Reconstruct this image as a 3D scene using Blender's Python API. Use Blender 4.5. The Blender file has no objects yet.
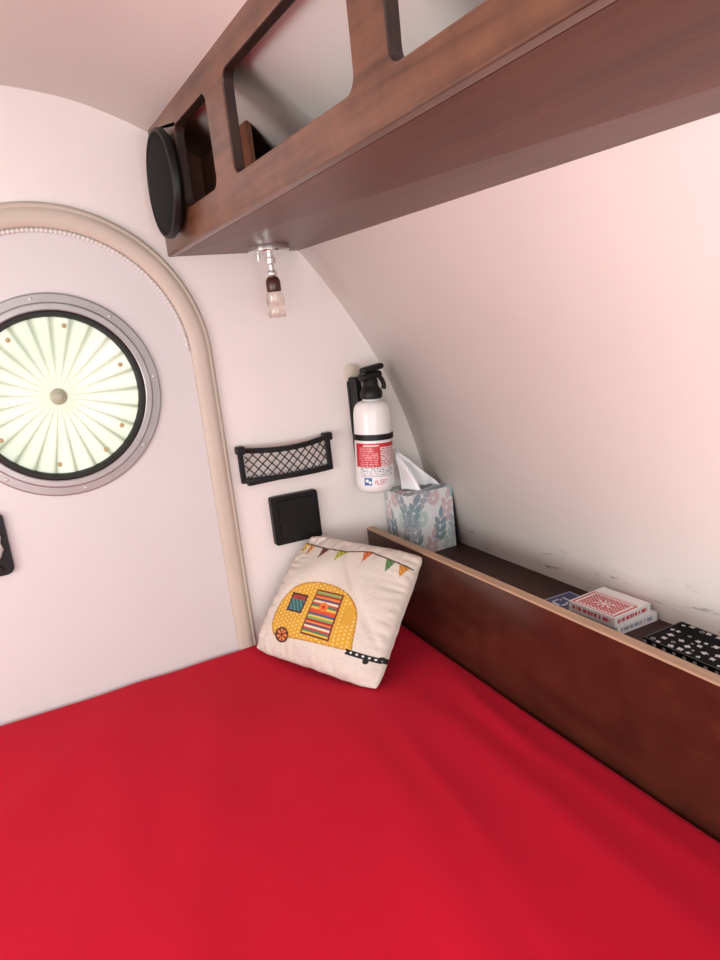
import bpy, math, random
from mathutils import Vector, Matrix
random.seed(4)
S=1.4; ZC=1.25
def W(x,y,z): return Vector((x*S,y*S,z*S+ZC))
scene=bpy.context.scene
try:
    scene.view_settings.view_transform='Standard'
except Exception: pass
def lin(c):
    return tuple(((v/255)/12.92 if v/255<=0.04045 else (((v/255)+0.055)/1.055)**2.4) for v in c)
# ---------------- materials
def mat(name,col,rough=0.5,metal=0.0,var=0.0,vscale=8.0,bump=0.0,bscale=200.0,spec=0.5,trans=0.0,coat=0.0):
    m=bpy.data.materials.new(name); m.use_nodes=True
    nt=m.node_tree; b=nt.nodes['Principled BSDF']
    c=lin(col)
    b.inputs['Base Color'].default_value=(*c,1)
    b.inputs['Roughness'].default_value=rough
    b.inputs['Metallic'].default_value=metal
    b.inputs['Specular IOR Level'].default_value=spec
    b.inputs['Transmission Weight'].default_value=trans
    b.inputs['Coat Weight'].default_value=coat
    tc=nt.nodes.new('ShaderNodeTexCoord')
    n=nt.nodes.new('ShaderNodeTexNoise'); n.inputs['Scale'].default_value=vscale; n.inputs['Detail'].default_value=4
    nt.links.new(tc.outputs['Object'],n.inputs['Vector'])
    r=nt.nodes.new('ShaderNodeValToRGB')
    r.color_ramp.elements[0].position=0.3; r.color_ramp.elements[1].position=0.7
    r.color_ramp.elements[0].color=(*[v*(1-var) for v in c],1)
    r.color_ramp.elements[1].color=(*[min(1,v*(1+var)) for v in c],1)
    nt.links.new(n.outputs['Fac'],r.inputs['Fac']); nt.links.new(r.outputs['Color'],b.inputs['Base Color'])
    if bump>0:
        n2=nt.nodes.new('ShaderNodeTexNoise'); n2.inputs['Scale'].default_value=bscale; n2.inputs['Detail'].default_value=3
        nt.links.new(tc.outputs['Object'],n2.inputs['Vector'])
        bp=nt.nodes.new('ShaderNodeBump'); bp.inputs['Strength'].default_value=bump; bp.inputs['Distance'].default_value=0.002
        nt.links.new(n2.outputs['Fac'],bp.inputs['Height']); nt.links.new(bp.outputs['Normal'],b.inputs['Normal'])
    return m
def wood(name,dark,light,rough=0.35,scl=(25,1.6,25),mott=5.0,coat=0.2,bump=0.15,spec=.5,lo=.36,hi=.66):
    m=bpy.data.materials.new(name); m.use_nodes=True
    nt=m.node_tree; b=nt.nodes['Principled BSDF']
    tc=nt.nodes.new('ShaderNodeTexCoord'); mp=nt.nodes.new('ShaderNodeMapping')
    mp.inputs['Scale'].default_value=scl
    nt.links.new(tc.outputs['Object'],mp.inputs['Vector'])
    n=nt.nodes.new('ShaderNodeTexNoise'); n.inputs['Scale'].default_value=1.5; n.inputs['Detail'].default_value=8; n.inputs['Distortion'].default_value=0.6
    nt.links.new(mp.outputs['Vector'],n.inputs['Vector'])
    n2=nt.nodes.new('ShaderNodeTexNoise'); n2.inputs['Scale'].default_value=mott; n2.inputs['Detail'].default_value=5; n2.inputs['Roughness'].default_value=.65
    nt.links.new(tc.outputs['Object'],n2.inputs['Vector'])
    mx=nt.nodes.new('ShaderNodeMix'); mx.data_type='FLOAT'; mx.inputs[0].default_value=0.5
    nt.links.new(n.outputs['Fac'],mx.inputs[2]); nt.links.new(n2.outputs['Fac'],mx.inputs[3])
    r=nt.nodes.new('ShaderNodeValToRGB')
    r.color_ramp.elements[0].position=lo; r.color_ramp.elements[1].position=hi
    r.color_ramp.elements[0].color=(*lin(dark),1); r.color_ramp.elements[1].color=(*lin(light),1)
    nt.links.new(mx.outputs[0],r.inputs['Fac']); nt.links.new(r.outputs['Color'],b.inputs['Base Color'])
    b.inputs['Roughness'].default_value=rough; b.inputs['Coat Weight'].default_value=coat; b.inputs['Coat Roughness'].default_value=0.2
    b.inputs['Specular IOR Level'].default_value=spec
    bp=nt.nodes.new('ShaderNodeBump'); bp.inputs['Strength'].default_value=bump; bp.inputs['Distance'].default_value=0.002
    nt.links.new(n.outputs['Fac'],bp.inputs['Height']); nt.links.new(bp.outputs['Normal'],b.inputs['Normal'])
    return m
def paintmat(name,rough=0.6,bump=0.0,bscale=600,spec=.5):
    m=bpy.data.materials.new(name); m.use_nodes=True
    nt=m.node_tree; b=nt.nodes['Principled BSDF']
    a=nt.nodes.new('ShaderNodeAttribute'); a.attribute_name='Col'
    nt.links.new(a.outputs['Color'],b.inputs['Base Color']); b.inputs['Roughness'].default_value=rough
    b.inputs['Specular IOR Level'].default_value=spec
    if bump>0:
        tc=nt.nodes.new('ShaderNodeTexCoord')
        n2=nt.nodes.new('ShaderNodeTexNoise'); n2.inputs['Scale'].default_value=bscale
        nt.links.new(tc.outputs['Object'],n2.inputs['Vector'])
        bp=nt.nodes.new('ShaderNodeBump'); bp.inputs['Strength'].default_value=bump; bp.inputs['Distance'].default_value=0.001
        nt.links.new(n2.outputs['Fac'],bp.inputs['Height']); nt.links.new(bp.outputs['Normal'],b.inputs['Normal'])
    return m
M_wall=mat('white_wall_paint',(230,224,220),0.55,var=0.015,bump=0.12,bscale=260)
M_door=mat('door_laminate',(208,206,207),0.45,var=0.012,bump=0.06,bscale=400)
M_trim=mat('beige_trim',(192,181,168),0.5,var=0.03)
M_bead=mat('grey_white_piping',(206,203,198),0.5)
M_seam=mat('cream_seam',(222,208,180),0.6)
M_alu=mat('brushed_aluminium',(172,172,172),0.42,metal=0.6,var=0.05,vscale=40)
M_screw=mat('screw_metal',(186,186,184),0.4,metal=.5)
M_black=mat('black_plastic',(16,16,17),0.45,var=0.1,bump=0.15,bscale=500,spec=.3)
M_rubber=mat('black_rubber',(14,14,15),0.6)
M_grille=mat('black_grille',(10,10,11),0.75,bump=0.8,bscale=900,spec=.2)
M_chrome=mat('chrome',(226,226,226),0.18,metal=.85)
M_white=mat('white_enamel',(228,228,228),0.3)
M_mount=mat('beige_adhesive_mount',(204,196,182),0.6)
M_tissue=mat('tissue_paper',(246,246,248),0.8)
M_floor=mat('grey_floor_vinyl',(120,112,105),0.6,var=0.1)
M_ply=wood('light_plywood_edge',(158,128,104),(194,162,134),0.55,scl=(60,2,60),coat=0)
M_shelf=wood('brown_stained_shelf',(70,42,29),(118,77,56),0.34,scl=(40,2.2,40),mott=11,spec=.4,coat=.25,lo=.36,hi=.64)
M_shelf_dark=wood('dark_stained_underside',(80,46,33),(104,63,46),0.36,scl=(40,1.0,40),mott=5,spec=.2,coat=.05,bump=.08)
M_inner=wood('brown_inner_board',(96,56,38),(136,86,62),0.5,scl=(30,30,2),mott=8)
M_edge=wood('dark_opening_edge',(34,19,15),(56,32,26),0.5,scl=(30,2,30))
M_head=wood('dark_red_brown_panel',(50,24,16),(76,39,26),0.26,scl=(16,4,16),mott=26,coat=0.5,lo=.32,hi=.68,bump=.08)
M_ledge=wood('ledge_brown',(44,26,21),(66,40,33),0.55,scl=(20,1.5,20),spec=.3,coat=0)
M_pbase=mat('bed_base_paint',(150,120,95),0.6)
M_amber=mat('amber_brown_socket',(70,38,30),0.3)
M_glass=mat('lamp_glass',(240,228,220),0.05,trans=0.85)
M_tan=mat('tan_snap',(180,160,120),0.5)
M_ceil=mat('white_ceiling_lining',(234,229,223),0.5,var=0.012,bump=0.1,bscale=260)
def scuff(m):
    nt=m.node_tree; b=nt.nodes['Principled BSDF']
    src=b.inputs['Base Color'].links[0].from_socket
    g=nt.nodes.new('ShaderNodeNewGeometry'); sx=nt.nodes.new('ShaderNodeSeparateXYZ')
    nt.links.new(g.outputs['Position'],sx.inputs[0])
    mr=nt.nodes.new('ShaderNodeMapRange'); mr.inputs[1].default_value=ZC-0.325*S; mr.inputs[2].default_value=ZC-0.36*S
    nt.links.new(sx.outputs['Z'],mr.inputs[0])
    mrx=nt.nodes.new('ShaderNodeMapRange'); mrx.inputs[1].default_value=0.5*S; mrx.inputs[2].default_value=0.6*S
    nt.links.new(sx.outputs['X'],mrx.inputs[0])
    mp=nt.nodes.new('ShaderNodeMapping'); mp.inputs['Scale'].default_value=(8,7,38); mp.inputs['Rotation'].default_value=(.05,0,0)
    nt.links.new(g.outputs['Position'],mp.inputs[0])
    n=nt.nodes.new('ShaderNodeTexNoise'); n.inputs['Scale'].default_value=1.6; n.inputs['Detail'].default_value=12; n.inputs['Roughness'].default_value=0.75; n.inputs['Distortion'].default_value=.8
    nt.links.new(mp.outputs[0],n.inputs[0])
    cr=nt.nodes.new('ShaderNodeValToRGB'); cr.color_ramp.elements[0].position=0.56; cr.color_ramp.elements[1].position=0.68
    nt.links.new(n.outputs['Fac'],cr.inputs[0])
    m1=nt.nodes.new('ShaderNodeMath'); m1.operation='MULTIPLY'; nt.links.new(mr.outputs[0],m1.inputs[0]); nt.links.new(cr.outputs[0],m1.inputs[1])
    m2=nt.nodes.new('ShaderNodeMath'); m2.operation='MULTIPLY'; nt.links.new(m1.outputs[0],m2.inputs[0]); nt.links.new(mrx.outputs[0],m2.inputs[1])
    mx=nt.nodes.new('ShaderNodeMix'); mx.data_type='RGBA'
    nt.links.new(m2.outputs[0],mx.inputs[0]); nt.links.new(src,mx.inputs[6]); mx.inputs[7].default_value=(*lin((96,94,96)),1)
    nt.links.new(mx.outputs[2],b.inputs['Base Color'])
scuff(M_ceil)
# ---------------- object helpers
def link(o): scene.collection.objects.link(o)
def obj(name,verts,faces,m,parent=None,label=None,category=None,kind=None,smooth=False,group=None):
    me=bpy.data.meshes.new(name)
    verts=[Vector(v) for v in verts]
    mn=Vector((min(v.x for v in verts),min(v.y for v in verts),min(v.z for v in verts)))
    mxv=Vector((max(v.x for v in verts),max(v.y for v in verts),max(v.z for v in verts)))
    c=(mn+mxv)/2; c.z=mn.z
    me.from_pydata([v-c for v in verts],[],faces); me.update()
    me.materials.append(m)
    if smooth:
        for p in me.polygons: p.use_smooth=True
    o=bpy.data.objects.new(name,me); link(o); o.location=c
    props(o,parent,label,category,kind,group)
    return o
def props(o,parent=None,label=None,category=None,kind=None,group=None):
    if parent:
        o.parent=parent
        p=parent
        t=p['_w'] if '_w' in p else p.location
        o.matrix_parent_inverse=Matrix.Translation(-Vector(t))
    o['_w']=list(o.location)
    if label: o['label']=label
    if category: o['category']=category
    if kind: o['kind']=kind
    if group: o['group']=group
def empty(name,loc,label,category,kind=None,group=None):
    o=bpy.data.objects.new(name,None); o.empty_display_size=0.05; link(o); o.location=loc
    props(o,None,label,category,kind,group); return o
import bmesh
def fix_normals(o):
    bm=bmesh.new(); bm.from_mesh(o.data); bmesh.ops.recalc_face_normals(bm,faces=bm.faces); bm.to_mesh(o.data); bm.free()
def bevel(o,w,seg=3):
    md=o.modifiers.new('bevel','BEVEL'); md.width=w; md.segments=seg; md.limit_method='ANGLE'; md.angle_limit=math.radians(40)
def box(name,x0,x1,y0,y1,z0,z1,m,bev=0.002,parent=None,rot=None,**k):
    vs=[W(x,y,z) for x in (x0,x1) for y in (y0,y1) for z in (z0,z1)]
    if rot:
        c=sum(vs,Vector())/8; R=Matrix.Rotation(rot,3,'Z'); vs=[R@(v-c)+c for v in vs]
    f=[(0,1,3,2),(4,6,7,5),(0,4,5,1),(2,3,7,6),(0,2,6,4),(1,5,7,3)]
    o=obj(name,vs,f,m,parent=parent,**k); fix_normals(o)
    if bev>0: bevel(o,bev)
    return o
def lathe(name,prof,origin,axis,m,seg=48,parent=None,smooth=True,**k):
    ax=Vector(axis).normalized(); up=Vector((0,0,1)) if abs(ax.z)<0.9 else Vector((1,0,0))
    e1=ax.cross(up).normalized(); e2=ax.cross(e1)
    vs=[];fs=[]
    for r,h in prof:
        for i in range(seg):
            a=2*math.pi*i/seg
            vs.append(Vector(origin)+ax*h+(e1*math.cos(a)+e2*math.sin(a))*max(r,1e-5))
    n=len(prof)
    for j in range(n-1):
        for i in range(seg):
            fs.append((j*seg+i,j*seg+(i+1)%seg,(j+1)*seg+(i+1)%seg,(j+1)*seg+i))
    fs.append(tuple(range(seg))); fs.append(tuple((n-1)*seg+i for i in range(seg)))
    o=obj(name,vs,fs,m,parent=parent,smooth=smooth,**k); fix_normals(o)
    if smooth: sm(o)
    return o
def sm(o,ang=40):
    me=o.data
    bm=bmesh.new(); bm.from_mesh(me)
    for e in bm.edges:
        if len(e.link_faces)==2 and e.calc_face_angle(0)>math.radians(ang): e.smooth=False
    for f in bm.faces: f.smooth=True
    bm.to_mesh(me); bm.free()
def curve_geo(cu):
    o=bpy.data.objects.new('tmp',cu); link(o)
    dg=bpy.context.evaluated_depsgraph_get(); dg.update()
    me=bpy.data.meshes.new_from_object(o.evaluated_get(dg))
    vs=[v.co.copy() for v in me.vertices]; fs=[tuple(p.vertices) for p in me.polygons]
    bpy.data.objects.remove(o); bpy.data.meshes.remove(me)
    return vs,fs
def plate(name,loops,half,mapf,m,bev=0.0,parent=None,**k):
    cu=bpy.data.curves.new('tc','CURVE'); cu.dimensions='2D'; cu.fill_mode='BOTH'; cu.extrude=half
    for lp in loops:
        sp=cu.splines.new('POLY'); sp.points.add(len(lp)-1)
        for i,p in enumerate(lp): sp.points[i].co=(p[0],p[1],0,1)
        sp.use_cyclic_u=True
    vs,fs=curve_geo(cu)
    o=obj(name,[mapf(v) for v in vs],fs,m,parent=parent,**k)
    bm=bmesh.new(); bm.from_mesh(o.data); bmesh.ops.remove_doubles(bm,verts=bm.verts,dist=1e-5)
    bmesh.ops.recalc_face_normals(bm,faces=bm.faces); bm.to_mesh(o.data); bm.free()
    if bev>0: bevel(o,bev,2)
    return o
def tube_geo(pts,r,closed=False,res=4):
    cu=bpy.data.curves.new('tc','CURVE'); cu.dimensions='3D'; cu.bevel_depth=r; cu.bevel_resolution=res; cu.use_fill_caps=True
    sp=cu.splines.new('POLY'); sp.points.add(len(pts)-1)
    for i,p in enumerate(pts): sp.points[i].co=(*p,1)
    sp.use_cyclic_u=closed
    return curve_geo(cu)
def tube(name,pts,r,m,closed=False,parent=None,**k):
    vs,fs=tube_geo(pts,r,closed); return obj(name,vs,fs,m,parent=parent,smooth=True,**k)
def merge(geos):
    V=[];F=[]
    for v,f in geos:
        n=len(V); V+=v; F+=[tuple(i+n for i in t) for t in f]
    return V,F
def painted(name,P,nu,nv,col,m,parent=None,extra=None,extracol=(240,240,240),**k):
    vs=[];cs=[]
    for j in range(nv+1):
        for i in range(nu+1):
            s=i/nu;t=j/nv; vs.append(P(s,t)); cs.append(lin(col(s,t)))
    fs=[(j*(nu+1)+i,j*(nu+1)+i+1,(j+1)*(nu+1)+i+1,(j+1)*(nu+1)+i) for j in range(nv) for i in range(nu)]
    if extra:
        n=len(vs); vs+=extra[0]; fs+=[tuple(a+n for a in f) for f in extra[1]]; cs+=[lin(extracol)]*len(extra[0])
    o=obj(name,vs,fs,m,parent=parent,smooth=True,**k)
    at=o.data.color_attributes.new('Col','FLOAT_COLOR','POINT')
    for i,c in enumerate(cs): at.data[i].color=(*c,1)
    return o
def arc_outline(cx,cz,r,zb,n=48):
    pts=[(cx+r,zb)]
    for i in range(n+1):
        a=math.pi*i/n; pts.append((cx+r*math.cos(a),cz+r*math.sin(a)))
    pts.append((cx-r,zb)); return pts
def circle(cx,cz,r,n=72): return [(cx+r*math.cos(2*math.pi*i/n),cz+r*math.sin(2*math.pi*i/n)) for i in range(n)]
# ---------------- shell
prof=[(.668,-.8928),(.672,-.6),(.670,-.5),(.665,-.42),(.660,-.37),(.648,-.29),(.621,-.185),(.582,-.087),(.529,.006),(.469,.09),(.402,.163),(.332,.222),(.262,.266),(.179,.301),(.091,.318),(0,.325),(-.15,.324),(-.35,.30),(-.6,.25),(-.8,.17),(-.95,.03),(-1.03,-.15),(-1.06,-.35),(-1.06,-.8928)]
def catmull(p,n=6):
    out=[]
    for i in range(len(p)-1):
        p0=p[max(i-1,0)];p1=p[i];p2=p[i+1];p3=p[min(i+2,len(p)-1)]
        for k in range(n):
            t=k/n
            out.append(tuple(0.5*((2*b)+(-a+c)*t+(2*a-5*b+4*c-d)*t*t+(-a+3*b-3*c+d)*t**3) for a,b,c,d in zip(p0,p1,p2,p3)))
    out.append(p[-1]); return out
PR=catmull(prof)
YB=-1.3
vs=[];fs=[]
NY=2
for j in range(NY):
    for (x,z) in PR: vs.append(W(x,0 if j==0 else YB,z))
n=len(PR)
for i in range(n-1): fs.append((i,i+1,n+i+1,n+i))
o=obj('ceiling',vs,fs,M_ceil,kind='structure',smooth=True,label='smooth white curved ceiling lining sweeping down to the side')
md=o.modifiers.new('sol','SOLIDIFY'); md.thickness=0.012; md.offset=-1
CX,CZ=.085,-.033
DB=-.70
plate('wall_back',[PR, arc_outline(CX,CZ,.19,DB)],.006*S,lambda v:W(v.x,0,v.y)+Vector((0,v.z+.006*S,0)),M_wall,kind='structure',label='off-white painted end wall with an arched door opening')
WX,WZ=.083,-.0635
door=plate('door_1',[arc_outline(CX,CZ,.187,DB+.003),circle(WX,WZ,.104)],.004*S,lambda v:W(v.x,0,v.y)+Vector((0,v.z+.004*S,0)),M_door,kind='structure',label='pale grey-white arched trailer door with a round window')
box('floor',-1.06,.668,YB,0,-.905,-.8932,M_floor,bev=0,kind='structure',label='grey vinyl trailer floor')
def arch_path(r,n=64,zb=-.62):
    k=14
    out=[]
    for i in range(k): out.append((CX+r,zb+(CZ-zb)*i/k,(1,0)))
    for i in range(n+1):
        a=math.pi*i/n; out.append((CX+r*math.cos(a),CZ+r*math.sin(a),(math.cos(a),math.sin(a))))
    for i in range(1,k+1): out.append((CX-r,CZ+(zb-CZ)*i/k,(-1,0)))
    return out
cs=[(-.0155,0),(-.0155,.003),(-.013,.006),(-.008,.0075),(0,.0085),(.007,.0075),(.008,.0062),(.009,.0070),(.0125,.006),(.0145,.003),(.0145,0)]
path=arch_path(.196)
vs=[];fs=[]
for (x,z,nr) in path:
    for (d,h) in cs: vs.append(W(x+nr[0]*d,-h-.0005,z+nr[1]*d))
m_=len(cs)
for i in range(len(path)-1):
    for j in range(m_-1): fs.append((i*m_+j,i*m_+j+1,(i+1)*m_+j+1,(i+1)*m_+j))
o=obj('trim_1',vs,fs,M_trim,kind='structure',smooth=True,label='beige rounded moulding framing the arched door')
# ribbed piping, upper arch only
vs=[];fs=[]
dense=[]
rb=.1774
nb_=900
for i in range(nb_+1):
    a=math.radians(2)+math.radians(176)*i/nb_
    dense.append((CX+rb*math.cos(a),CZ+rb*math.sin(a),(math.cos(a),math.sin(a))))
acc=0
for i,(x,z,nr) in enumerate(dense):
    if i: acc+=math.hypot(x-dense[i-1][0],z-dense[i-1][1])
    r=.0028*(1+.18*math.sin(acc/.0055*2*math.pi))*min(1,.15+i/12,.15+(nb_-i)/12)
    for q in range(8):
        a=2*math.pi*q/8; vs.append(W(x+nr[0]*r*math.cos(a),-.0020-r*math.sin(a)*.7,z+nr[1]*r*math.cos(a)))
for i in range(len(dense)-1):
    for q in range(8): fs.append((i*8+q,i*8+(q+1)%8,(i+1)*8+(q+1)%8,(i+1)*8+q))
obj('trim_2',vs,fs,M_bead,kind='structure',smooth=True,label='greyish white ribbed piping inside the door moulding')
seam=[W(x,-.004,z) for (x,z) in PR if z>-.385 and x>-.9]
cc=W(.1,0,-.1)
seam=[p+(Vector((cc.x,p.y,cc.z))-p).normalized()*.004 for p in seam]
tube('trim_3',seam,.0035,M_seam,kind='structure',label='thin cream seam where wall meets curved ceiling')
# ---------------- window
win=empty('window_1',W(WX,0,WZ),'round porthole window with aluminium ring and pleated sunshade','window',kind='structure')
c0=W(WX,0,WZ); fy=(0,-1,0)
def ring(name,prof,m,**k):
    seg=96; vs=[];fs=[]
    for r,h in prof:
        for i in range(seg):
            a=2*math.pi*i/seg; vs.append(c0+Vector((r*S*math.cos(a),-h*S,r*S*math.sin(a))))
    n=len(prof)
    for j in range(n):
        for i in range(seg): fs.append((j*seg+i,j*seg+(i+1)%seg,((j+1)%n)*seg+(i+1)%seg,((j+1)%n)*seg+i))
    o=obj(name,vs,fs,m,parent=win,smooth=True,**k); fix_normals(o); sm(o,25); return o
ring('window_frame',[(.132,0),(.132,.003),(.130,.0045),(.1205,.0052),(.1195,.0075),(.1180,.0085),(.1115,.0088),(.110,.0078),(.110,0)],M_alu,label='brushed aluminium outer ring')
ring('window_gasket',[(.110,0),(.110,.0082),(.108,.0095),(.105,.0095),(.103,.006),(.102,-.004),(.110,-.004)],M_rubber,label='black rubber gasket')
for i in range(8):
    a=2*math.pi*(i+.1)/8
    p=c0+Vector((.1255*S*math.cos(a),-.0048*S,.1255*S*math.sin(a)))
    lathe('screw',[(.0035,0),(.0033,.001),(.002,.0015),(0,.0017)],p,fy,M_screw,seg=16,parent=win)
# pleated shade
Np=25
RO=.1025
vs=[];fs=[];NR=6
angs=[]
for k in range(Np):
    a0=2*math.pi*k/Np
    angs+=[(a0,0),(a0+2*math.pi/Np*.85,.28),(a0+2*math.pi/Np*.90,-.22)]
for a,hi in angs:
    for j in range(NR+1):
        f=j/NR; r=.006+(RO-.006)*f
        vs.append(c0+Vector((r*S*math.cos(a),(.003-.0045*hi*f**.8)*S,r*S*math.sin(a))))
q=NR+1; NA=len(angs)
for k in range(NA):
    for j in range(NR):
        k2=(k+1)%NA; fs.append((k*q+j,k*q+j+1,k2*q+j+1,k2*q+j))
for k in range(Np):
  for (f0,f1,yy) in ((.77,1.01,.006),(.83,1.0,.0075),(.87,.98,.009)):
    a0=2*math.pi*(k+f0)/Np; a1=2*math.pi*(k+f1)/Np
    b=len(vs)
    for a in (a0,a1):
        for j in range(NR+1):
            f=j/NR; r=.006+(RO-.006)*f
            vs.append(c0+Vector((r*S*math.cos(a),yy*S,r*S*math.sin(a))))
    for j in range(NR): fs.append((b+j,b+j+1,b+q+j+1,b+q+j))
M_shade=bpy.data.materials.new('pleated_shade_fabric'); M_shade.use_nodes=True
nt=M_shade.node_tree; nt.nodes.remove(nt.nodes['Principled BSDF']); out=nt.nodes['Material Output']
d=nt.nodes.new('ShaderNodeBsdfDiffuse'); t_=nt.nodes.new('ShaderNodeBsdfTranslucent'); mx=nt.nodes.new('ShaderNodeMixShader')
tc=nt.nodes.new('ShaderNodeTexCoord'); nz=nt.nodes.new('ShaderNodeTexNoise'); nz.inputs['Scale'].default_value=6
rr=nt.nodes.new('ShaderNodeValToRGB'); rr.color_ramp.elements[0].position=.38; rr.color_ramp.elements[1].position=.6
rr.color_ramp.elements[0].color=(*lin((208,217,198)),1); rr.color_ramp.elements[1].color=(*lin((229,231,217)),1)
nt.links.new(tc.outputs['Object'],nz.inputs['Vector']); nt.links.new(nz.outputs['Fac'],rr.inputs[0])
nt.links.new(rr.outputs[0],d.inputs[0]); nt.links.new(rr.outputs[0],t_.inputs[0])
mx.inputs[0].default_value=.6; nt.links.new(d.outputs[0],mx.inputs[1]); nt.links.new(t_.outputs[0],mx.inputs[2]); nt.links.new(mx.outputs[0],out.inputs['Surface'])
obj('pleated_shade',vs,fs,M_shade,parent=win,label='cream pleated fan shade glowing with daylight')
lathe('shade_hub',[(.0001,-.004),(.015,-.004),(.015,.001),(.012,.003),(.008,.004),(.007,.006),(0.0001,.007)],c0,fy,mat('hub_grey',(166,168,146),.4),seg=32,parent=win)
for a,rf in ((20,.09),(-35,.088),(-60,.092),(-100,.09),(-150,.09),(170,.09),(75,.092),(120,.09)):
    a=math.radians(a); p=c0+Vector((rf*S*math.cos(a),.002,rf*S*math.sin(a)))
    lathe('shade_snap',[(.0045,0),(.004,.002),(.0001,.003)],p,fy,M_tan,seg=12,parent=win)
# ---------------- door handle
def rrect(x0,x1,z0,z1,r,n=6):
    out=[]
    for cx,cz,a0 in ((x1-r,z1-r,0),(x0+r,z1-r,90),(x0+r,z0+r,180),(x1-r,z0+r,270)):
        for i in range(n+1):
            a=math.radians(a0+90*i/n); out.append((cx+r*math.cos(a),cz+r*math.sin(a)))
    return out
hp=plate('door_handle',[rrect(-.080,-.0125,-.282,-.198,.01)],.003*S,lambda v:W(v.x,-.0032,v.y)+Vector((0,v.z,0)),M_black,bev=.002,parent=door,label='black latch plate')
plate('latch_lever',[[(-.066,-.222),(-.066,-.262),(-.030,-.262),(-.024,-.255),(-.0195,-.246),(-.022,-.238),(-.0195,-.229),(-.025,-.220),(-.034,-.216)]],.003*S,lambda v:W(v.x,-.0085,v.y)+Vector((0,v.z,0)),mat('satin_chrome',(176,174,170),.4,metal=.2,var=.35,vscale=90,bump=.8,bscale=150),bev=.003,parent=hp,label='satin chrome paddle lever')
lathe('lock_cylinder',[(.006,0),(.006,.005),(.005,.006),(.0001,.006)],W(-.030,-.006,-.272),fy,M_black,seg=24,parent=hp)
# ---------------- overhead shelf
sh=empty('overhead_shelf',W(.36,-.6,.1),'brown stained plywood overhead shelf with rounded cut-out openings','shelf')
YS=-1.15
def zf(y): return .1015+.0185*(-y)   # lower front edge rises slightly along its length
def pm(v): return W(.2605,v.x,v.y)+Vector((v.z,0,0))
front=[(YS,zf(YS)),(-.0035,zf(0)),(-.0035,.262),(YS,.262)]
holes=[]
for y0,y1 in ((-.25,-.125),(-.555,-.307),(-.83,-.600),(-1.1,-.88)):
    holes.append(rrect(y0,y1,.1435,.2345,.012))
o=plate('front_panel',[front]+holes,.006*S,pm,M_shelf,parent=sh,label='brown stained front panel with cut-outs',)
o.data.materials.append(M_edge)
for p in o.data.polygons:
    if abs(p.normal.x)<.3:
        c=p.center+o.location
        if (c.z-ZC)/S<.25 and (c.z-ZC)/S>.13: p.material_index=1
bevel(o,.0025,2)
vs=[]
for y in (-.0025,YS):
    z=zf(y); vs+=[W(.2670,y,z+.0005),W(.4645,y,.1),W(.4645,y,.110),W(.2670,y,z+.0105)]
fs=[(i,(i+1)%4,4+(i+1)%4,4+i) for i in range(4)]+[(0,1,2,3),(4,5,6,7)]
o=obj('bottom_board',vs,fs,M_shelf_dark,parent=sh,label='reddish brown stained bottom board'); fix_normals(o)
pl=[(.268,.1135),(.44,.1135),(.40,.155),(.33,.215),(.268,.255)]
plate('end_panel',[pl],.004*S,lambda v:W(v.x,-.012,v.y)+Vector((0,v.z,0)),M_inner,parent=sh,label='brown end panel')
plate('inner_board',[[(-.30,.1150),(-.02,.1150),(-.02,.222),(-.30,.222)]],.003*S,lambda v:W(.3180,v.x,v.y)+Vector((v.z,0,0)) if v.x>-.2 else W(.3180,-.2,v.y)+Vector((v.z,0,0)),M_inner,parent=sh,label='lighter brown board behind the first cut-out')
# ---------------- speaker
sc=W(.2525,-.088,.178)
sp=empty('speaker',W(.248,-.088,.11),'round black speaker mounted on the shelf front panel','speaker')
lathe('speaker_housing',[(.072,0),(.080,.003),(.084,.008),(.088,.011),(.088,.018),(.086,.021),(.082,.022),(.080,.018)],sc,(-1,0,0),M_black,seg=64,parent=sp)
lathe('speaker_grille',[(.080,.016),(.080,.020),(.066,.0225),(.044,.024),(.02,.0245),(.0001,.0248)],sc,(-1,0,0),M_grille,seg=48,parent=sp,label='perforated black grille')
# ---------------- reading lamp
lx,ly=.372,-.078
zl=.1+(zf(ly)-.1)*(.4645-lx)/(.4645-.267)
lamp=empty('reading_lamp',W(lx,ly,.006),'small chrome spot lamp with clear glass shade under the shelf','lamp')
dn=(0,0,-1)
lathe('lamp_base',[(.038,0),(.039,.002),(.039,.010),(.036,.013),(.012,.014),(.0001,.014)],W(lx,ly,zl),dn,M_chrome,parent=lamp,label='round chrome base plate')
lathe('lamp_stem',[(.007,0),(.007,.006),(.010,.008),(.010,.018),(.006,.020),(.006,.030),(.009,.032),(.010,.036),(.009,.040),(.0055,.043),(.0055,.052)],W(lx,ly,.1-.0095),dn,M_chrome,seg=24,parent=lamp)
tube('lamp_switch',[W(lx-.016,ly,.0905),W(lx-.016,ly,.082)],.004,M_chrome,parent=lamp)
lathe('lamp_socket',[(.006,0),(.011,.003),(.0140,.010),(.0140,.027),(.012,.030)],W(lx,ly,.0615),dn,M_amber,seg=28,parent=lamp,label='dark amber socket cap')
lathe('lamp_shade',[(.0135,0),(.0165,.003),(.0168,.020),(.0158,.022),(.0168,.024),(.0168,.044),(.015,.047),(.0001,.048)],W(lx,ly,.0405),dn,M_glass,seg=32,parent=lamp,label='clear glass cylinder shade')
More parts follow.
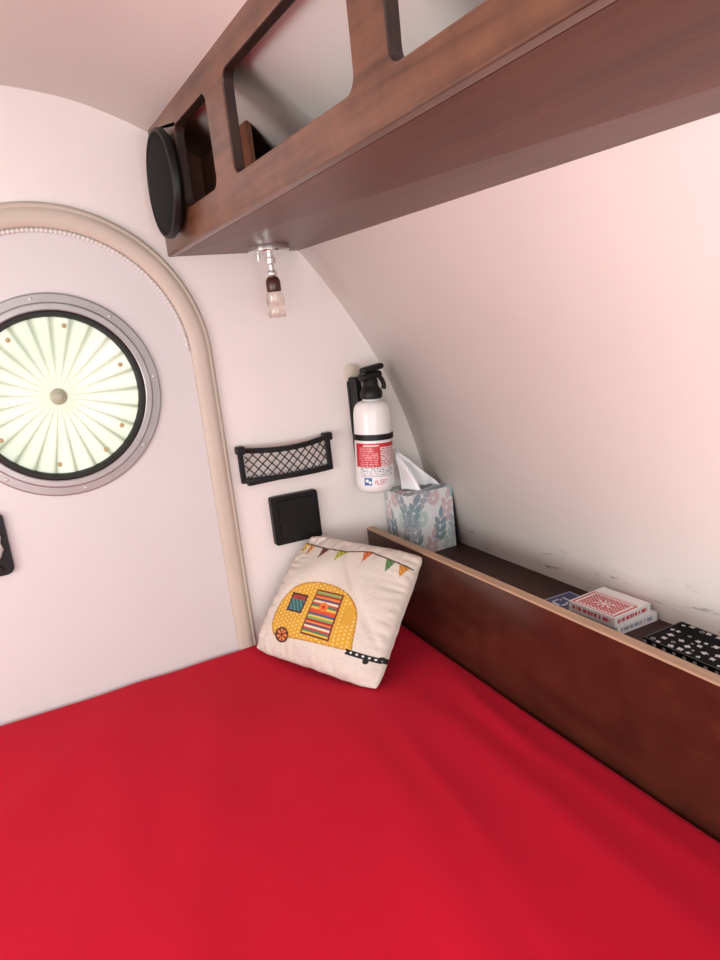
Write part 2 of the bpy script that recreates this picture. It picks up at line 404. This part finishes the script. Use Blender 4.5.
# ---------------- fire extinguisher
ex=empty('fire_extinguisher',W(.513,-.042,-.276),'white fire extinguisher with black valve strapped to the wall','fire extinguisher')
bt=W(.5155,-.042,-.277); tp=W(.5245,-.042,-.133); ax=(tp-bt).normalized(); Hh=(tp-bt).length
Rr=.0415
lathe('cylinder_body',[(.028,0),(.036,.003),(.0405,.01),(Rr,.018),(Rr,Hh-.030),(.0405,Hh-.020),(.037,Hh-.010),(.030,Hh-.003),(.021,Hh),(.019,Hh+.004)],bt,ax,M_white,seg=56,parent=ex)
def exlabel(z0,z1,da,col,name,nu,nv,lab,ac=0):
    e2=Vector((-.50,-.866,0)); e2=(e2-ax*e2.dot(ax)).normalized(); e1=e2.cross(ax)*-1
    if e1.x<0: e1=-e1
    def P(s,t):
        a=(s-.5)*2*da+ac; return bt+ax*(z0+(z1-z0)*t)+(e2*math.cos(a)+e1*math.sin(a))*(Rr+.0006)
    return painted(name,P,nu,nv,col,M_lab,parent=ex,label=lab)
M_lab=paintmat('printed_label',.4)
FONT={'A':["01110","10001","10001","11111","10001","10001","10001"],'L':["10000"]*6+["11111"],'E':["11111","10000","10000","11110","10000","10000","11111"],'R':["11110","10001","10001","11110","10100","10010","10001"],'T':["11111"]+["00100"]*6,'C':["01110","10001","10000","10000","10000","10001","01110"]}
def text_at(s,t,txt,s0,s1,t0,t1):
    if not(s0<=s<s1 and t0<=t<t1): return False
    k=len(txt)*6-1; i=int((s-s0)/(s1-s0)*k); j=int((t1-t)/(t1-t0)*7)
    j=min(j,6); ch=i//6; c=i%6
    if c>4 or txt[ch]==' ': return False
    return FONT[txt[ch]][j][c]=='1'
rowrnd=[[random.random() for _ in range(60)] for _ in range(60)]
def redlab(s,t):
    red=(190,34,44); w=(232,228,228)
    if s<.12: return w
    if t>.84: return red if not(.3<s<.6 and .88<t<.94) else (232,200,200)
    if s<.62:
        j=int(t*26)
        if j%2 and rowrnd[j][int(s*90)%60]>.3 and .2<s<(.5 if t>.6 else .58): return (224,160,166)
        return red
    j=int(t*28)
    if j%2 and rowrnd[j][int(s*110)%60]>.3 and s<.97: return (140,76,80)
    return (228,206,206)
def bluelab(s,t):
    w=(230,232,234); b=(36,96,166)
    if text_at(s,t,'ALERT',.50,.74,.08,.34): return (186,48,58)
    if .30<s<.45 and .04<t<.46:
        if (s-.355)**2*8+(t-.29)**2<.008: return w
        if (s-.41)**2*8+(t-.20)**2<.006: return w
        return b
    if .22<s<.9 and t>.50:
        j=int(t*22)
        if j%2 and rowrnd[j+20][int(s*110)%60]>.35: return (110,116,130)
    return w
exlabel(.060,.112,1.45,redlab,'warning_label',220,120,'red and white printed label')
exlabel(.018,.059,1.45,bluelab,'brand_label',420,110,'white label with blue panel')
def ringband(z0,z1,r,nm,m):
    lathe(nm,[(r-.002,z0),(r,z0+.001),(r,z1-.001),(r-.002,z1)],bt,ax,m,seg=56,parent=ex)
ringband(.118,.131,Rr+.003,'strap',M_black)
tp2=bt+ax*(Hh+.003)
lathe('valve',[(.02,0),(.024,.003),(.025,.010),(.024,.018),(.019,.024),(.016,.030),(.016,.040),(.013,.046),(.012,.052)],tp2,ax,M_black,seg=28,parent=ex,label='black plastic valve head')
def exbox(name,c,sx,sy,sz,m,tilt=0,bev=.003,rz=0):
    R=Matrix.Rotation(rz,3,'Z')@Matrix.Rotation(tilt,3,'Y')
    vs=[c+R@Vector((a*sx/2,b*sy/2,d*sz/2)) for a in(-1,1) for b in (-1,1) for d in (-1,1)]
    o=obj(name,vs,[(0,1,3,2),(4,6,7,5),(0,4,5,1),(2,3,7,6),(0,2,6,4),(1,5,7,3)],m,parent=ex,smooth=True); fix_normals(o); bevel(o,bev,4); return o
exbox('carry_handle',tp2+Vector((.000,-.004,.050)),.052,.026,.016,M_black,tilt=-.10,bev=.007)
exbox('lever',tp2+Vector((.005,-.006,.066)),.054,.022,.013,M_black,tilt=-.12,bev=.006)
tr=[]
for i in range(9):
    f=i/8; tr.append(tp2+Vector((.020+.010*math.sin(f*2.2),-.008,.048-.030*f)))
tube('trigger',tr,.005,M_black,parent=ex)
tube('lever_pin',[tp2+Vector((-.018,-.004,.046)),tp2+Vector((-.014,-.006,.064))],.009,M_black,parent=ex)
exbox('wall_bracket',Vector(((tp2.x+bt.x)/2-.004,-.004,tp2.z-.055)),.034,.006,.19,M_black,bev=.002)
exbox('bracket_arm',Vector((tp2.x-.016,-.018,tp2.z+.008)),.018,.034,.080,M_black,bev=.004)
lathe('hook_plate',[(.021,0),(.021,.003),(.018,.005),(.0001,.0055)],Vector((tp2.x-.012,-.001,tp2.z+.056)),fy,M_mount,seg=32,parent=ex,label='small dull beige adhesive mount')
# ---------------- net pocket
net=empty('net_pocket',W(.385,-.005,-.234),'black plastic framed elastic net pocket on the wall','net pocket')
def fr(s,t):
    x=.3085+.1525*s; zt=-.1735-.0035*s-.006*math.sin(math.pi*s); zb=-.2285-.007*s-.002*math.sin(math.pi*s)
    return x,zb+(zt-zb)*t
def bul(s,t): return -.004-.016*math.sin(math.pi*s)**.6*(.35+.65*t)
def framepts(mg_s,mg_b,mg_t):
    P=[]
    for i in range(21): P.append((mg_s+(1-2*mg_s)*i/20,mg_b))
    for i in range(1,8): P.append((1-mg_s,mg_b+(1-mg_b-mg_t)*i/8))
    for i in range(21): P.append((1-mg_s-(1-2*mg_s)*i/20,1-mg_t))
    for i in range(1,8): P.append((mg_s,1-mg_t-(1-mg_b-mg_t)*i/8))
    return P
A=framepts(0,0,0);B=framepts(.052,.14,.15)
vs=[];fs=[];n=len(A)
for (s,t),(s2,t2) in zip(A,B):
    x,z=fr(s,t);x2,z2=fr(s2,t2); y=bul(s,t)
    vs+= [W(x,y,z),W(x2,y,z2),W(x2,y-.006,z2),W(x,y-.006,z)]
for i in range(n):
    j=(i+1)%n
    for a in range(4):
        b=(a+1)%4; fs.append((i*4+a,i*4+b,j*4+b,j*4+a))
o=obj('pocket_frame',vs,fs,M_black,parent=net,smooth=False); fix_normals(o); bevel(o,.0015,2)
tabx,tabz=fr(.97,.93)
box('corner_tab',tabx-.008,tabx+.007,-.016,-.002,tabz-.006,tabz+.006,M_black,bev=.003,parent=net)
tabx,tabz=fr(.03,.93)
box('corner_tab',tabx-.007,tabx+.006,-.016,-.002,tabz-.006,tabz+.006,M_black,bev=.003,parent=net)
box('lower_rail',.318,.45,-.010,-.001,-.2345,-.2275,M_black,bev=.003,parent=net)
geos=[]
K=11
for sgn in (1,-1):
    for i in range(-5,K+6):
        pts=[]
        for q in range(13):
            t=q/12*.76+.12
            s=(i+ sgn*(q/12)*2.8)/K
            if .05<=s<=.95:
                x,z=fr(s,t); pts.append(W(x,bul(s,t)-.002,z))
        if len(pts)>1: geos.append(tube_geo(pts,.0014,res=1))
V,F=merge(geos)
obj('net',V,F,mat('net_cord',(40,40,42),.7),parent=net,label='grey diamond mesh netting')
# ---------------- switch panel
pn=empty('wall_panel',W(.388,0,-.337),'square black plastic cover panel fixed to the wall','electrical panel')
o=plate('panel_frame',[rrect(.348,.427,-.338,-.2605,.004)],.005*S,lambda v:W(v.x,-.006,v.y-(v.x-.388)*.03)+Vector((0,v.z,0)),M_black,bev=.003,parent=pn)
o=plate('cover',[rrect(.358,.4195,-.3305,-.268,.003)],.0015*S,lambda v:W(v.x,-.0125,v.y-(v.x-.388)*.03)+Vector((0,v.z,0)),M_black,bev=.002,parent=pn,label='slightly raised black cover')
# ---------------- headboard / ledge
hb=empty('headboard',W(.5185,-.6,-.8928),'dark red-brown stained plywood panel beside the bed','headboard')
box('panel',.5126,.5246,YB+.02,-.002,-.892,-.3515,M_head,bev=.001,parent=hb)
box('edge_strip',.5122,.5250,YB+.02,-.002,-.3515,-.3485,M_ply,bev=.0008,parent=hb,label='light raw plywood top edge')
box('ledge',.5256,.6635,YB+.02,-.002,-.408,-.395,M_ledge,bev=0.001,label='dark brown wooden ledge behind the headboard panel',category='shelf')
# ---------------- mattress
X0,X1,Y0,Y1=-.95,.5118,YB+.03,-.0015
def axis(a,b,n,e=.014,ne=7):
    out=[a+e*(1-math.cos(math.pi/2*i/ne)) for i in range(ne)]
    out+=[a+e+(b-a-2*e)*i/n for i in range(n+1)]
    out+=[b-e*(1-math.cos(math.pi/2*(ne-1-i)/ne)) for i in range(ne)]
    return out
from mathutils import noise
def fold(x,y,ax_,ay,bx,by,w,h):
    dx,dy=bx-ax_,by-ay; L2=dx*dx+dy*dy
    t=((x-ax_)*dx+(y-ay)*dy)/L2
    tt=max(0,min(1,t)); px,py=ax_+dx*tt,ay+dy*tt
    d=math.hypot(x-px,y-py); fade=math.sin(math.pi*min(1,max(0.02,tt)))**.6
    return h*math.exp(-(d/w)**2)*fade
folds=[(.42,-.26,.40,-.75,.022,.0035),(.33,-.24,.20,-.85,.03,.0034),(.46,-.24,.47,-.8,.016,.003),(.22,-.08,.0,-.62,.03,.003),
(.12,-.04,-.25,-.4,.03,.003),(.49,-.2,.45,-.5,.012,.003),(.05,-.03,.02,-.5,.028,.003),(.36,-.3,.31,-.62,.014,.003),(-.1,-.05,-.2,-.6,.03,.003)]
def mz(x,y):
    z=-.4835
    z+=.005*noise.noise(Vector((x*3,y*3,1)))+.0018*noise.noise(Vector((x*14,y*6,4)))
    for f in folds: z+=.8*fold(x,y,*f)
    z-=.022*max(0,min(1,(x-.3)/.2))*max(0,min(1,(-y-.1)/.5))
    z-=.010*math.exp(-((x-.345)**2+(y+.13)**2)/.010)
    r=.014
    for e in (x-X0,X1-x,y-Y0,Y1-y):
        if e<r: z-= r-math.sqrt(max(0,r*r-(r-e)**2))
    return z
xs=axis(X0,X1,230);ys=axis(Y0,Y1,200)
vs=[W(x,y,mz(x,y)) for y in ys for x in xs]; nx,ny=len(xs),len(ys)
fs=[(j*nx+i,j*nx+i+1,(j+1)*nx+i+1,(j+1)*nx+i) for j in range(ny-1) for i in range(nx-1)]
bd=[i for i in range(nx)]+[j*nx+nx-1 for j in range(1,ny)]+[(ny-1)*nx+i for i in range(nx-2,-1,-1)]+[j*nx for j in range(ny-2,0,-1)]
base=len(vs)
for b in bd: v=vs[b].copy(); v.z=ZC-.575*S; vs.append(v)
for k in range(len(bd)):
    k2=(k+1)%len(bd); fs.append((bd[k2],bd[k],base+k,base+k2))
fs.append(tuple(range(base,base+len(bd))))
M_red=mat('red_cotton_sheet',(188,10,42),0.85,var=0.03,vscale=3,bump=0.12,bscale=900,spec=.15)
M_red.node_tree.nodes['Principled BSDF'].inputs['Sheen Weight'].default_value=.08
M_red.node_tree.nodes['Principled BSDF'].inputs['Sheen Tint'].default_value=(1,.3,.35,1)
o=obj('mattress',vs,fs,M_red,smooth=True,label='mattress covered by a bright red fitted sheet',category='bed'); fix_normals(o)
box('bed_platform',X0,.508,YB+.03,-.004,-.892,-.5755,M_pbase,bev=.002,label='plain wooden bed platform under the mattress',category='bed base')
# ---------------- pillow
BL=Vector((.277,-.032,-.482));BR=Vector((.373,-.256,-.489));TR=Vector((.513,-.182,-.349));TL=Vector((.405,-.016,-.327))
nrm=(BR-BL).cross(TL-BL).normalized()
if nrm.x>0: nrm=-nrm
def pil(s,t,side):
    u=2*s-1;v=2*t-1
    u2=u*(1-.032*(1-v*v))*(1-.062*abs(v)**5); v2=v*(1-.032*(1-u*u))*(1-.062*abs(u)**5)
    pk=.010*noise.noise(Vector((s*13,t*13,20)))
    u2+=pk*abs(u)**6; v2+=pk*abs(v)**6
    s2=(u2+1)/2;t2=(v2+1)/2
    p=(BL*(1-s2)+BR*s2)*(1-t2)+(TL*(1-s2)+TR*s2)*t2
    e=max(0,(1-u*u)*(1-v*v))
    h=e**.42
    wr=.006*noise.noise(Vector((s*4,t*4,3)))*min(1,e*6)
    em=(1-abs(u));ev=(1-abs(v))
    wr+=.0060*noise.noise(Vector((t*24,em*4,8)))*math.exp(-em/.17)*min(1,em*14)
    wr+=.0060*noise.noise(Vector((s*24,ev*4,15)))*math.exp(-ev/.17)*min(1,ev*14)
    wr-=.004*math.exp(-((u+v*.8-.55)/.07)**2)*min(1,e*5)*(.5+.5*noise.noise(Vector((s*5,t*5,40))))
    if side>0: p=p+nrm*(.042*h+wr)
    else: p=p-nrm*(.018*h*min(1,.15+t*1.6))
    return W(*p)
def inpoly(x,y,P):
    c=False;j=len(P)-1
    for i in range(len(P)):
        if (P[i][1]>y)!=(P[j][1]>y) and x<(P[j][0]-P[i][0])*(y-P[i][1])/(P[j][1]-P[i][1])+P[i][0]: c=not c
        j=i
    return c
camp=catmull([(.105,.15),(.06,.22),(.045,.32),(.075,.45),(.16,.56),(.30,.615),(.45,.615),(.58,.57),(.655,.48),(.685,.36),(.70,.20)],5)+[(.62,.19),(.3,.165)]
campi=[(.385+(x-.385)*.965,.38+(y-.38)*.955) for x,y in camp]
stripes=[(206,80,44),(214,176,64),(70,116,90),(184,56,62),(220,202,168),(92,66,104),(212,126,50),(158,40,44),(120,156,90),(216,184,84),(66,90,120),(192,74,52)]
flags=[(.06,.935,(212,176,70)),(.13,.905,(206,136,60)),(.29,.875,(110,54,50)),(.44,.875,(176,176,76)),(.64,.90,(206,108,58)),(.83,.93,(92,130,82)),(.93,.96,(206,142,60))]
def strz(s): return .925-.045*abs(math.sin(math.pi*(s*1.5+.02)))
def pcol(s,t):
    base=(208,199,188)
    if noise.noise(Vector((s*60,t*60,0)))>.45: base=(198,188,176)
    if .02<s<.985:
        z=strz(s)
        if abs(t-z)<.006: return (80,70,60)
        for fx,_,c in flags:
            w=.036; zz=strz(fx)
            if abs(s-fx)<w and t<zz:
                k=(zz-t)/.10
                if k<1 and abs(s-fx)<w*(1-k):
                    return c if int((s+t)*90)%3 else tuple(int(v*.8) for v in c)
    s=(s-.092)/1.03; t=(t+.002)/.98
    d=math.hypot(s-.175,(t-.17)*1.1)
    if d<.062:
        if d<.014: return (90,40,34)
        a=math.atan2(t-.17,s-.175)
        if d<.048: return (216,122,54) if math.cos(a*7)>-.35 else (70,44,40)
        return (60,42,40)
    if .66<s<.87 and abs(t-(.190))<.018: return (215,215,215) if math.hypot((s*28)%1-.5,(t-.19)*28)<.2 else (26,24,26)
    if math.hypot(s-.79,(t-.160))<.018: return (28,26,28)
    if math.hypot(s-.87,(t-.198))<.022: return (28,26,28)
    if inpoly(s,t,camp):
        if not inpoly(s,t,campi): return (160,112,40) if int((s+t)*120)%3 else (205,160,70)
        if .325<s<.545 and .215<t<.56:
            if s<.337 or s>.533 or t<.228 or t>.547: return (110,46,36)
            d=math.hypot(s-.435,(t-.44))
            if d<.034: return (214,116,50) if d>.014 else (180,48,44)
            return stripes[int((t-.21)/.35*22)%12]
        if .135<s<.275 and .355<t<.50:
            if s<.147 or s>.263 or t<.367 or t>.488: return (70,40,36)
            if t>.452: return (150,56,48)
            return (78,130,122) if int(s*60+t*40)%2 else (50,86,92)
        if .575<s<.645 and .36<t<.50: return (200,150,50)
        cx=(s*34)%1-.5; cy=(t*34+ (int(s*34)%2)*.5)%1-.5
        if math.hypot(cx,cy)<.19: return (236,214,150)
        return (205,154,48)
    return base
nb=36
bvs=[pil(i/nb,j/nb,-1) for j in range(nb+1) for i in range(nb+1)]
bfs=[(j*(nb+1)+i,(j+1)*(nb+1)+i,(j+1)*(nb+1)+i+1,j*(nb+1)+i+1) for j in range(nb) for i in range(nb)]
M_pil=paintmat('pillow_canvas',.9,bump=.3,bscale=700)
painted('throw_pillow',lambda s,t:pil(s,t,1),300,300,pcol,M_pil,extra=(bvs,bfs),extracol=(208,199,188),label='cream canvas pillow with yellow camper applique and bunting flags',category='pillow')
# ---------------- tissue box
bx0,bx1,by0,by1,bz0,bz1=.552,.640,-.074,-.004,-.3945,-.290
tb=empty('tissue_box',W((bx0+bx1)/2,(by0+by1)/2,bz0),'cube tissue box printed with pastel blue and pink leaves','tissue box')
leafcols=[(122,142,150),(142,168,168),(190,168,170),(152,158,166),(168,186,182),(108,124,136)]
leaves=[]
for gy in range(4):
    for gx in range(3):
        sx=(gx+.5*(gy%2))/2.4+random.uniform(-.05,.05); sy=gy/3.2-.14+random.uniform(-.03,.03)
        a=math.radians(random.uniform(35,145)); c=leafcols[(gx*2+gy*3+gx*gy)%6]
        for q in range(3):
            px,py=sx+math.cos(a)*q*.12,sy+math.sin(a)*q*.12
            for sg in (1,-1):
                b=a+sg*.8; L_=.094
                leaves.append((px+math.cos(b)*L_,py+math.sin(b)*L_,b,.104-.008*q,.050,c))
        px,py=sx+math.cos(a)*.44,sy+math.sin(a)*.44
        leaves.append((px,py,a,.10,.048,c))
def tcol(s,t):
    for (x,y,b,a1,a2,c) in leaves:
        dx,dy=s-x,t-y
        if abs(dx)<.11 and abs(dy)<.11:
            u=dx*math.cos(b)+dy*math.sin(b); v=-dx*math.sin(b)+dy*math.cos(b)
            q=abs(u/a1)**1.5+abs(v/a2)**1.5
            if q<1: return c if abs(v)>.004 else tuple(min(255,k+24) for k in c)
    return (208,211,211)
M_tb=paintmat('printed_carton',.5)
def quad(a,b,c,d): return lambda s,t:(W(*a)*(1-s)+W(*b)*s)*(1-t)+(W(*d)*(1-s)+W(*c)*s)*t
def multi(name,quads,m,parent=None,**k):
    vs=[];fs=[];cs=[]
    for (P,nu,nv,col) in quads:
        n=len(vs)
        for j in range(nv+1):
            for i in range(nu+1):
                vs.append(P(i/nu,j/nv)); cs.append(lin(col(i/nu,j/nv)))
        fs+=[(n+j*(nu+1)+i,n+j*(nu+1)+i+1,n+(j+1)*(nu+1)+i+1,n+(j+1)*(nu+1)+i) for j in range(nv) for i in range(nu)]
    o=obj(name,vs,fs,m,parent=parent,**k)
    at=o.data.color_attributes.new('Col','FLOAT_COLOR','POINT')
    for i,c in enumerate(cs): at.data[i].color=(*c,1)
    return o
def boxq(x0,x1,y0,y1,z0,z1,ct,cf,cl,N=60,rot=0):
    cx,cy=(x0+x1)/2,(y0+y1)/2; co,si=math.cos(rot),math.sin(rot)
    def r(p): dx,dy=p[0]-cx,p[1]-cy; return (cx+dx*co-dy*si,cy+dx*si+dy*co,p[2])
    p=[r(q) for q in [(x0,y0,z0),(x1,y0,z0),(x1,y1,z0),(x0,y1,z0),(x0,y0,z1),(x1,y0,z1),(x1,y1,z1),(x0,y1,z1)]]
    return [(quad(p[0],p[1],p[5],p[4]),N,N,cf),(quad(p[3],p[0],p[4],p[7]),N,N,cl),(quad(p[4],p[5],p[6],p[7]),N,N,ct),(quad(p[1],p[2],p[6],p[5]),6,6,lambda s,t:cl(.5,.5)),(quad(p[2],p[3],p[7],p[6]),6,6,lambda s,t:cl(.5,.5)),(quad(p[0],p[3],p[2],p[1]),2,2,lambda s,t:cl(.5,.5))]
def ttop(s,t):
    if ((s-.5)/.33)**2+((t-.5)/.22)**2<1: return (90,90,95)
    return tcol(t,s)
multi('carton',boxq(bx0,bx1,by0,by1,bz0,bz1,ttop,tcol,lambda s,t:tcol(1-s,t),N=110),M_tb,parent=tb,label='carton with pastel leaf print')
cx,cy=(bx0+bx1)/2+.001,(by0+by1)/2
vs=[];fs=[];NU,NV=40,14
for j in range(NV+1):
    t=j/NV
    for i in range(NU+1):
        s=i/NU; a=(s-.5)
        wd=.058*(1-t)**.8*(1)+.007
        x=cx+.006+a*wd-.026*t-.016*t*t
        y=cy+.012*math.sin(a*9+t*2)*(1-t*.6)+.008*math.cos(a*16)*(1-t)
        z=bz1-.004+.080*t*(1-.5*abs(a)**1.2)+.003*math.sin(a*20)*t
        vs.append(W(x,y,z))
fs=[(j*(NU+1)+i,j*(NU+1)+i+1,(j+1)*(NU+1)+i+1,(j+1)*(NU+1)+i) for j in range(NV) for i in range(NU)]
obj('tissue',vs,fs,M_tissue,parent=tb,smooth=True,label='white tissue pulled up from the slot')
# ---------------- card boxes
red=(180,48,56);blu=(44,66,140)
def redtop(s,t):
    w=(228,226,224)
    if s<.04 or s>.96 or t<.04 or t>.96: return w
    if s>.70:
        return red if (.74<s<.76 and .1<t<.9) else w
    if s<.07 or s>.67 or t<.08 or t>.92: return red
    if s<.10 or s>.64 or t<.12 or t>.88: return w
    d=math.hypot((s-.37)*1.5,t-.5); a=math.atan2(t-.5,s-.37)
    if d<.05: return w
    if d<.20: return red if math.cos(a*8)>-.2 else w
    v=math.sin(s*95)*math.sin(t*80)
    return red if v>-.25 else (226,206,204)
def side_band(c):
    def f(s,t):
        if .08<s<.92 and .3<t<.7 and rowrnd[3][int(s*50)%60]>.35: return c
        return (224,222,222)
    return f
plain=lambda s,t:(224,223,221)
M_card=paintmat('printed_card_box',.4)
M_game=paintmat('matt_black_printed_box',.7,spec=.12)
z0=-.3948
G='playing card boxes on the ledge'
multi('playing_card_box',boxq(.586,.651,-.466,-.394,z0,z0+.0115,plain,side_band((150,150,165)),plain,N=40,rot=-.03),M_card,label='white playing card box at the bottom of the stack',category='card box',group=G)
multi('playing_card_box',boxq(.580,.642,-.464,-.394,z0+.0117,z0+.0235,redtop,side_band((200,70,76)),side_band((200,70,76)),N=96,rot=.03),M_card,label='red and white playing card box on top of the stack',category='card box',group=G)
def blutop(s,t):
    if text_at(s,t,'CL',.30,.90,.35,.80): return (196,204,220)
    if s<.04 or s>.97 or t<.05 or t>.95: return (170,178,200)
    return (34,48,98)
multi('playing_card_box',boxq(.568,.626,-.390,-.345,z0,z0+.0065,blutop,side_band(blu),side_band(blu),N=80,rot=-.06),M_card,label='blue playing card box with pale lettering',category='card box',group=G)
rg=random.Random(9)
motifs=[]
for i in range(6):
    for j in range(11):
        if rg.random()<.78: motifs.append(((i+.5+rg.uniform(-.25,.25))/6,(j+.5+rg.uniform(-.25,.25))/11,rg.uniform(0,6.28),rg.uniform(.7,1.15),rg.random()))
def emb(s,t):
    if s<.02 or s>.98 or t<.012 or t>.988: return (90,90,90)
    for (mx_,my_,an,sc_,ty) in motifs:
        dx=(s-mx_)*6/sc_; dy=(t-my_)*11/sc_
        if abs(dx)<.45 and abs(dy)<.45:
            cx=dx*math.cos(an)+dy*math.sin(an); cy=-dx*math.sin(an)+dy*math.cos(an)
            if ty<.55:
                if (math.hypot(cx-.13,cy+.03)<.16 or math.hypot(cx+.13,cy+.03)<.16 or (abs(cx)<.28*(.38-cy)/.38 and 0<=cy<.38) or (abs(cx)<.06 and -.38<cy<0)): return (206,206,206)
            elif ty<.8:
                if abs(cx)+abs(cy)<.22: return (196,196,196)
            else:
                if .16<math.hypot(cx,cy)<.26: return (190,190,190)
    return (14,14,16)
dk=lambda s,t:(14,14,16)
multi('game_box',boxq(.590,.652,-.625,-.497,z0,z0+.009,emb,dk,lambda s,t:(150,150,150) if .3<t<.7 and int(s*30)%3==0 else (14,14,16),N=180,rot=-.02),M_game,label='flat black game box printed with small white motifs',category='game box')
# ---------------- lights
def area(name,loc,target,size,sy,power,col=(1,1,1)):
    l=bpy.data.lights.new(name,'AREA'); l.shape='RECTANGLE'; l.size=size; l.size_y=sy; l.energy=power; l.color=col
    o=bpy.data.objects.new(name,l); link(o); o.location=loc
    o.rotation_euler=(Vector(target)-Vector(loc)).to_track_quat('-Z','Y').to_euler(); return o
area('open_door_daylight',W(-.25,-1.5,-.20),W(.25,0,.08),1.6,.8,15.5,(1,1,.985))
area('added_left_fill',W(-.88,-.65,-.18),W(.6,-.4,.08),.9,.5,15.5,(1,1,.985))  # fill lamp added on the left for right wall and shelf; no window there
area('window_daylight',W(.08,.55,-.05),W(.083,0,-.0635),.9,.9,6.2,(1,.99,.96))
w=bpy.data.worlds.new('World'); scene.world=w; w.use_nodes=True
w.node_tree.nodes['Background'].inputs[0].default_value=(.98,.99,1,1); w.node_tree.nodes['Background'].inputs[1].default_value=1.18
# ---------------- camera
cam=bpy.data.cameras.new('Camera'); co=bpy.data.objects.new('Camera',cam); link(co); scene.camera=co
th=.0178
xw=Vector((.8738,-.2017,.4426)); yw=Vector((-.4726,-.1368,.8706)); dwn=Vector((.1066,.9673,.2303))
y2=yw-dwn*th; d2=xw.cross(y2); 
if d2.y<0: d2=-d2
xw.normalize(); y2.normalize(); d2.normalize()
r=Vector((xw[0],y2[0],-d2[0])).normalized(); u=-Vector((xw[1],y2[1],-d2[1])); u=(u-r*u.dot(r)).normalized(); bk=r.cross(u)
Mx=Matrix((r,u,bk)).transposed().to_4x4(); Mx.translation=W(0,-1,0); co.matrix_world=Mx
cam.sensor_fit='HORIZONTAL'; cam.sensor_width=36; cam.lens=35; cam.clip_start=.01
for o in bpy.data.objects:
    if '_w' in o: del o['_w']
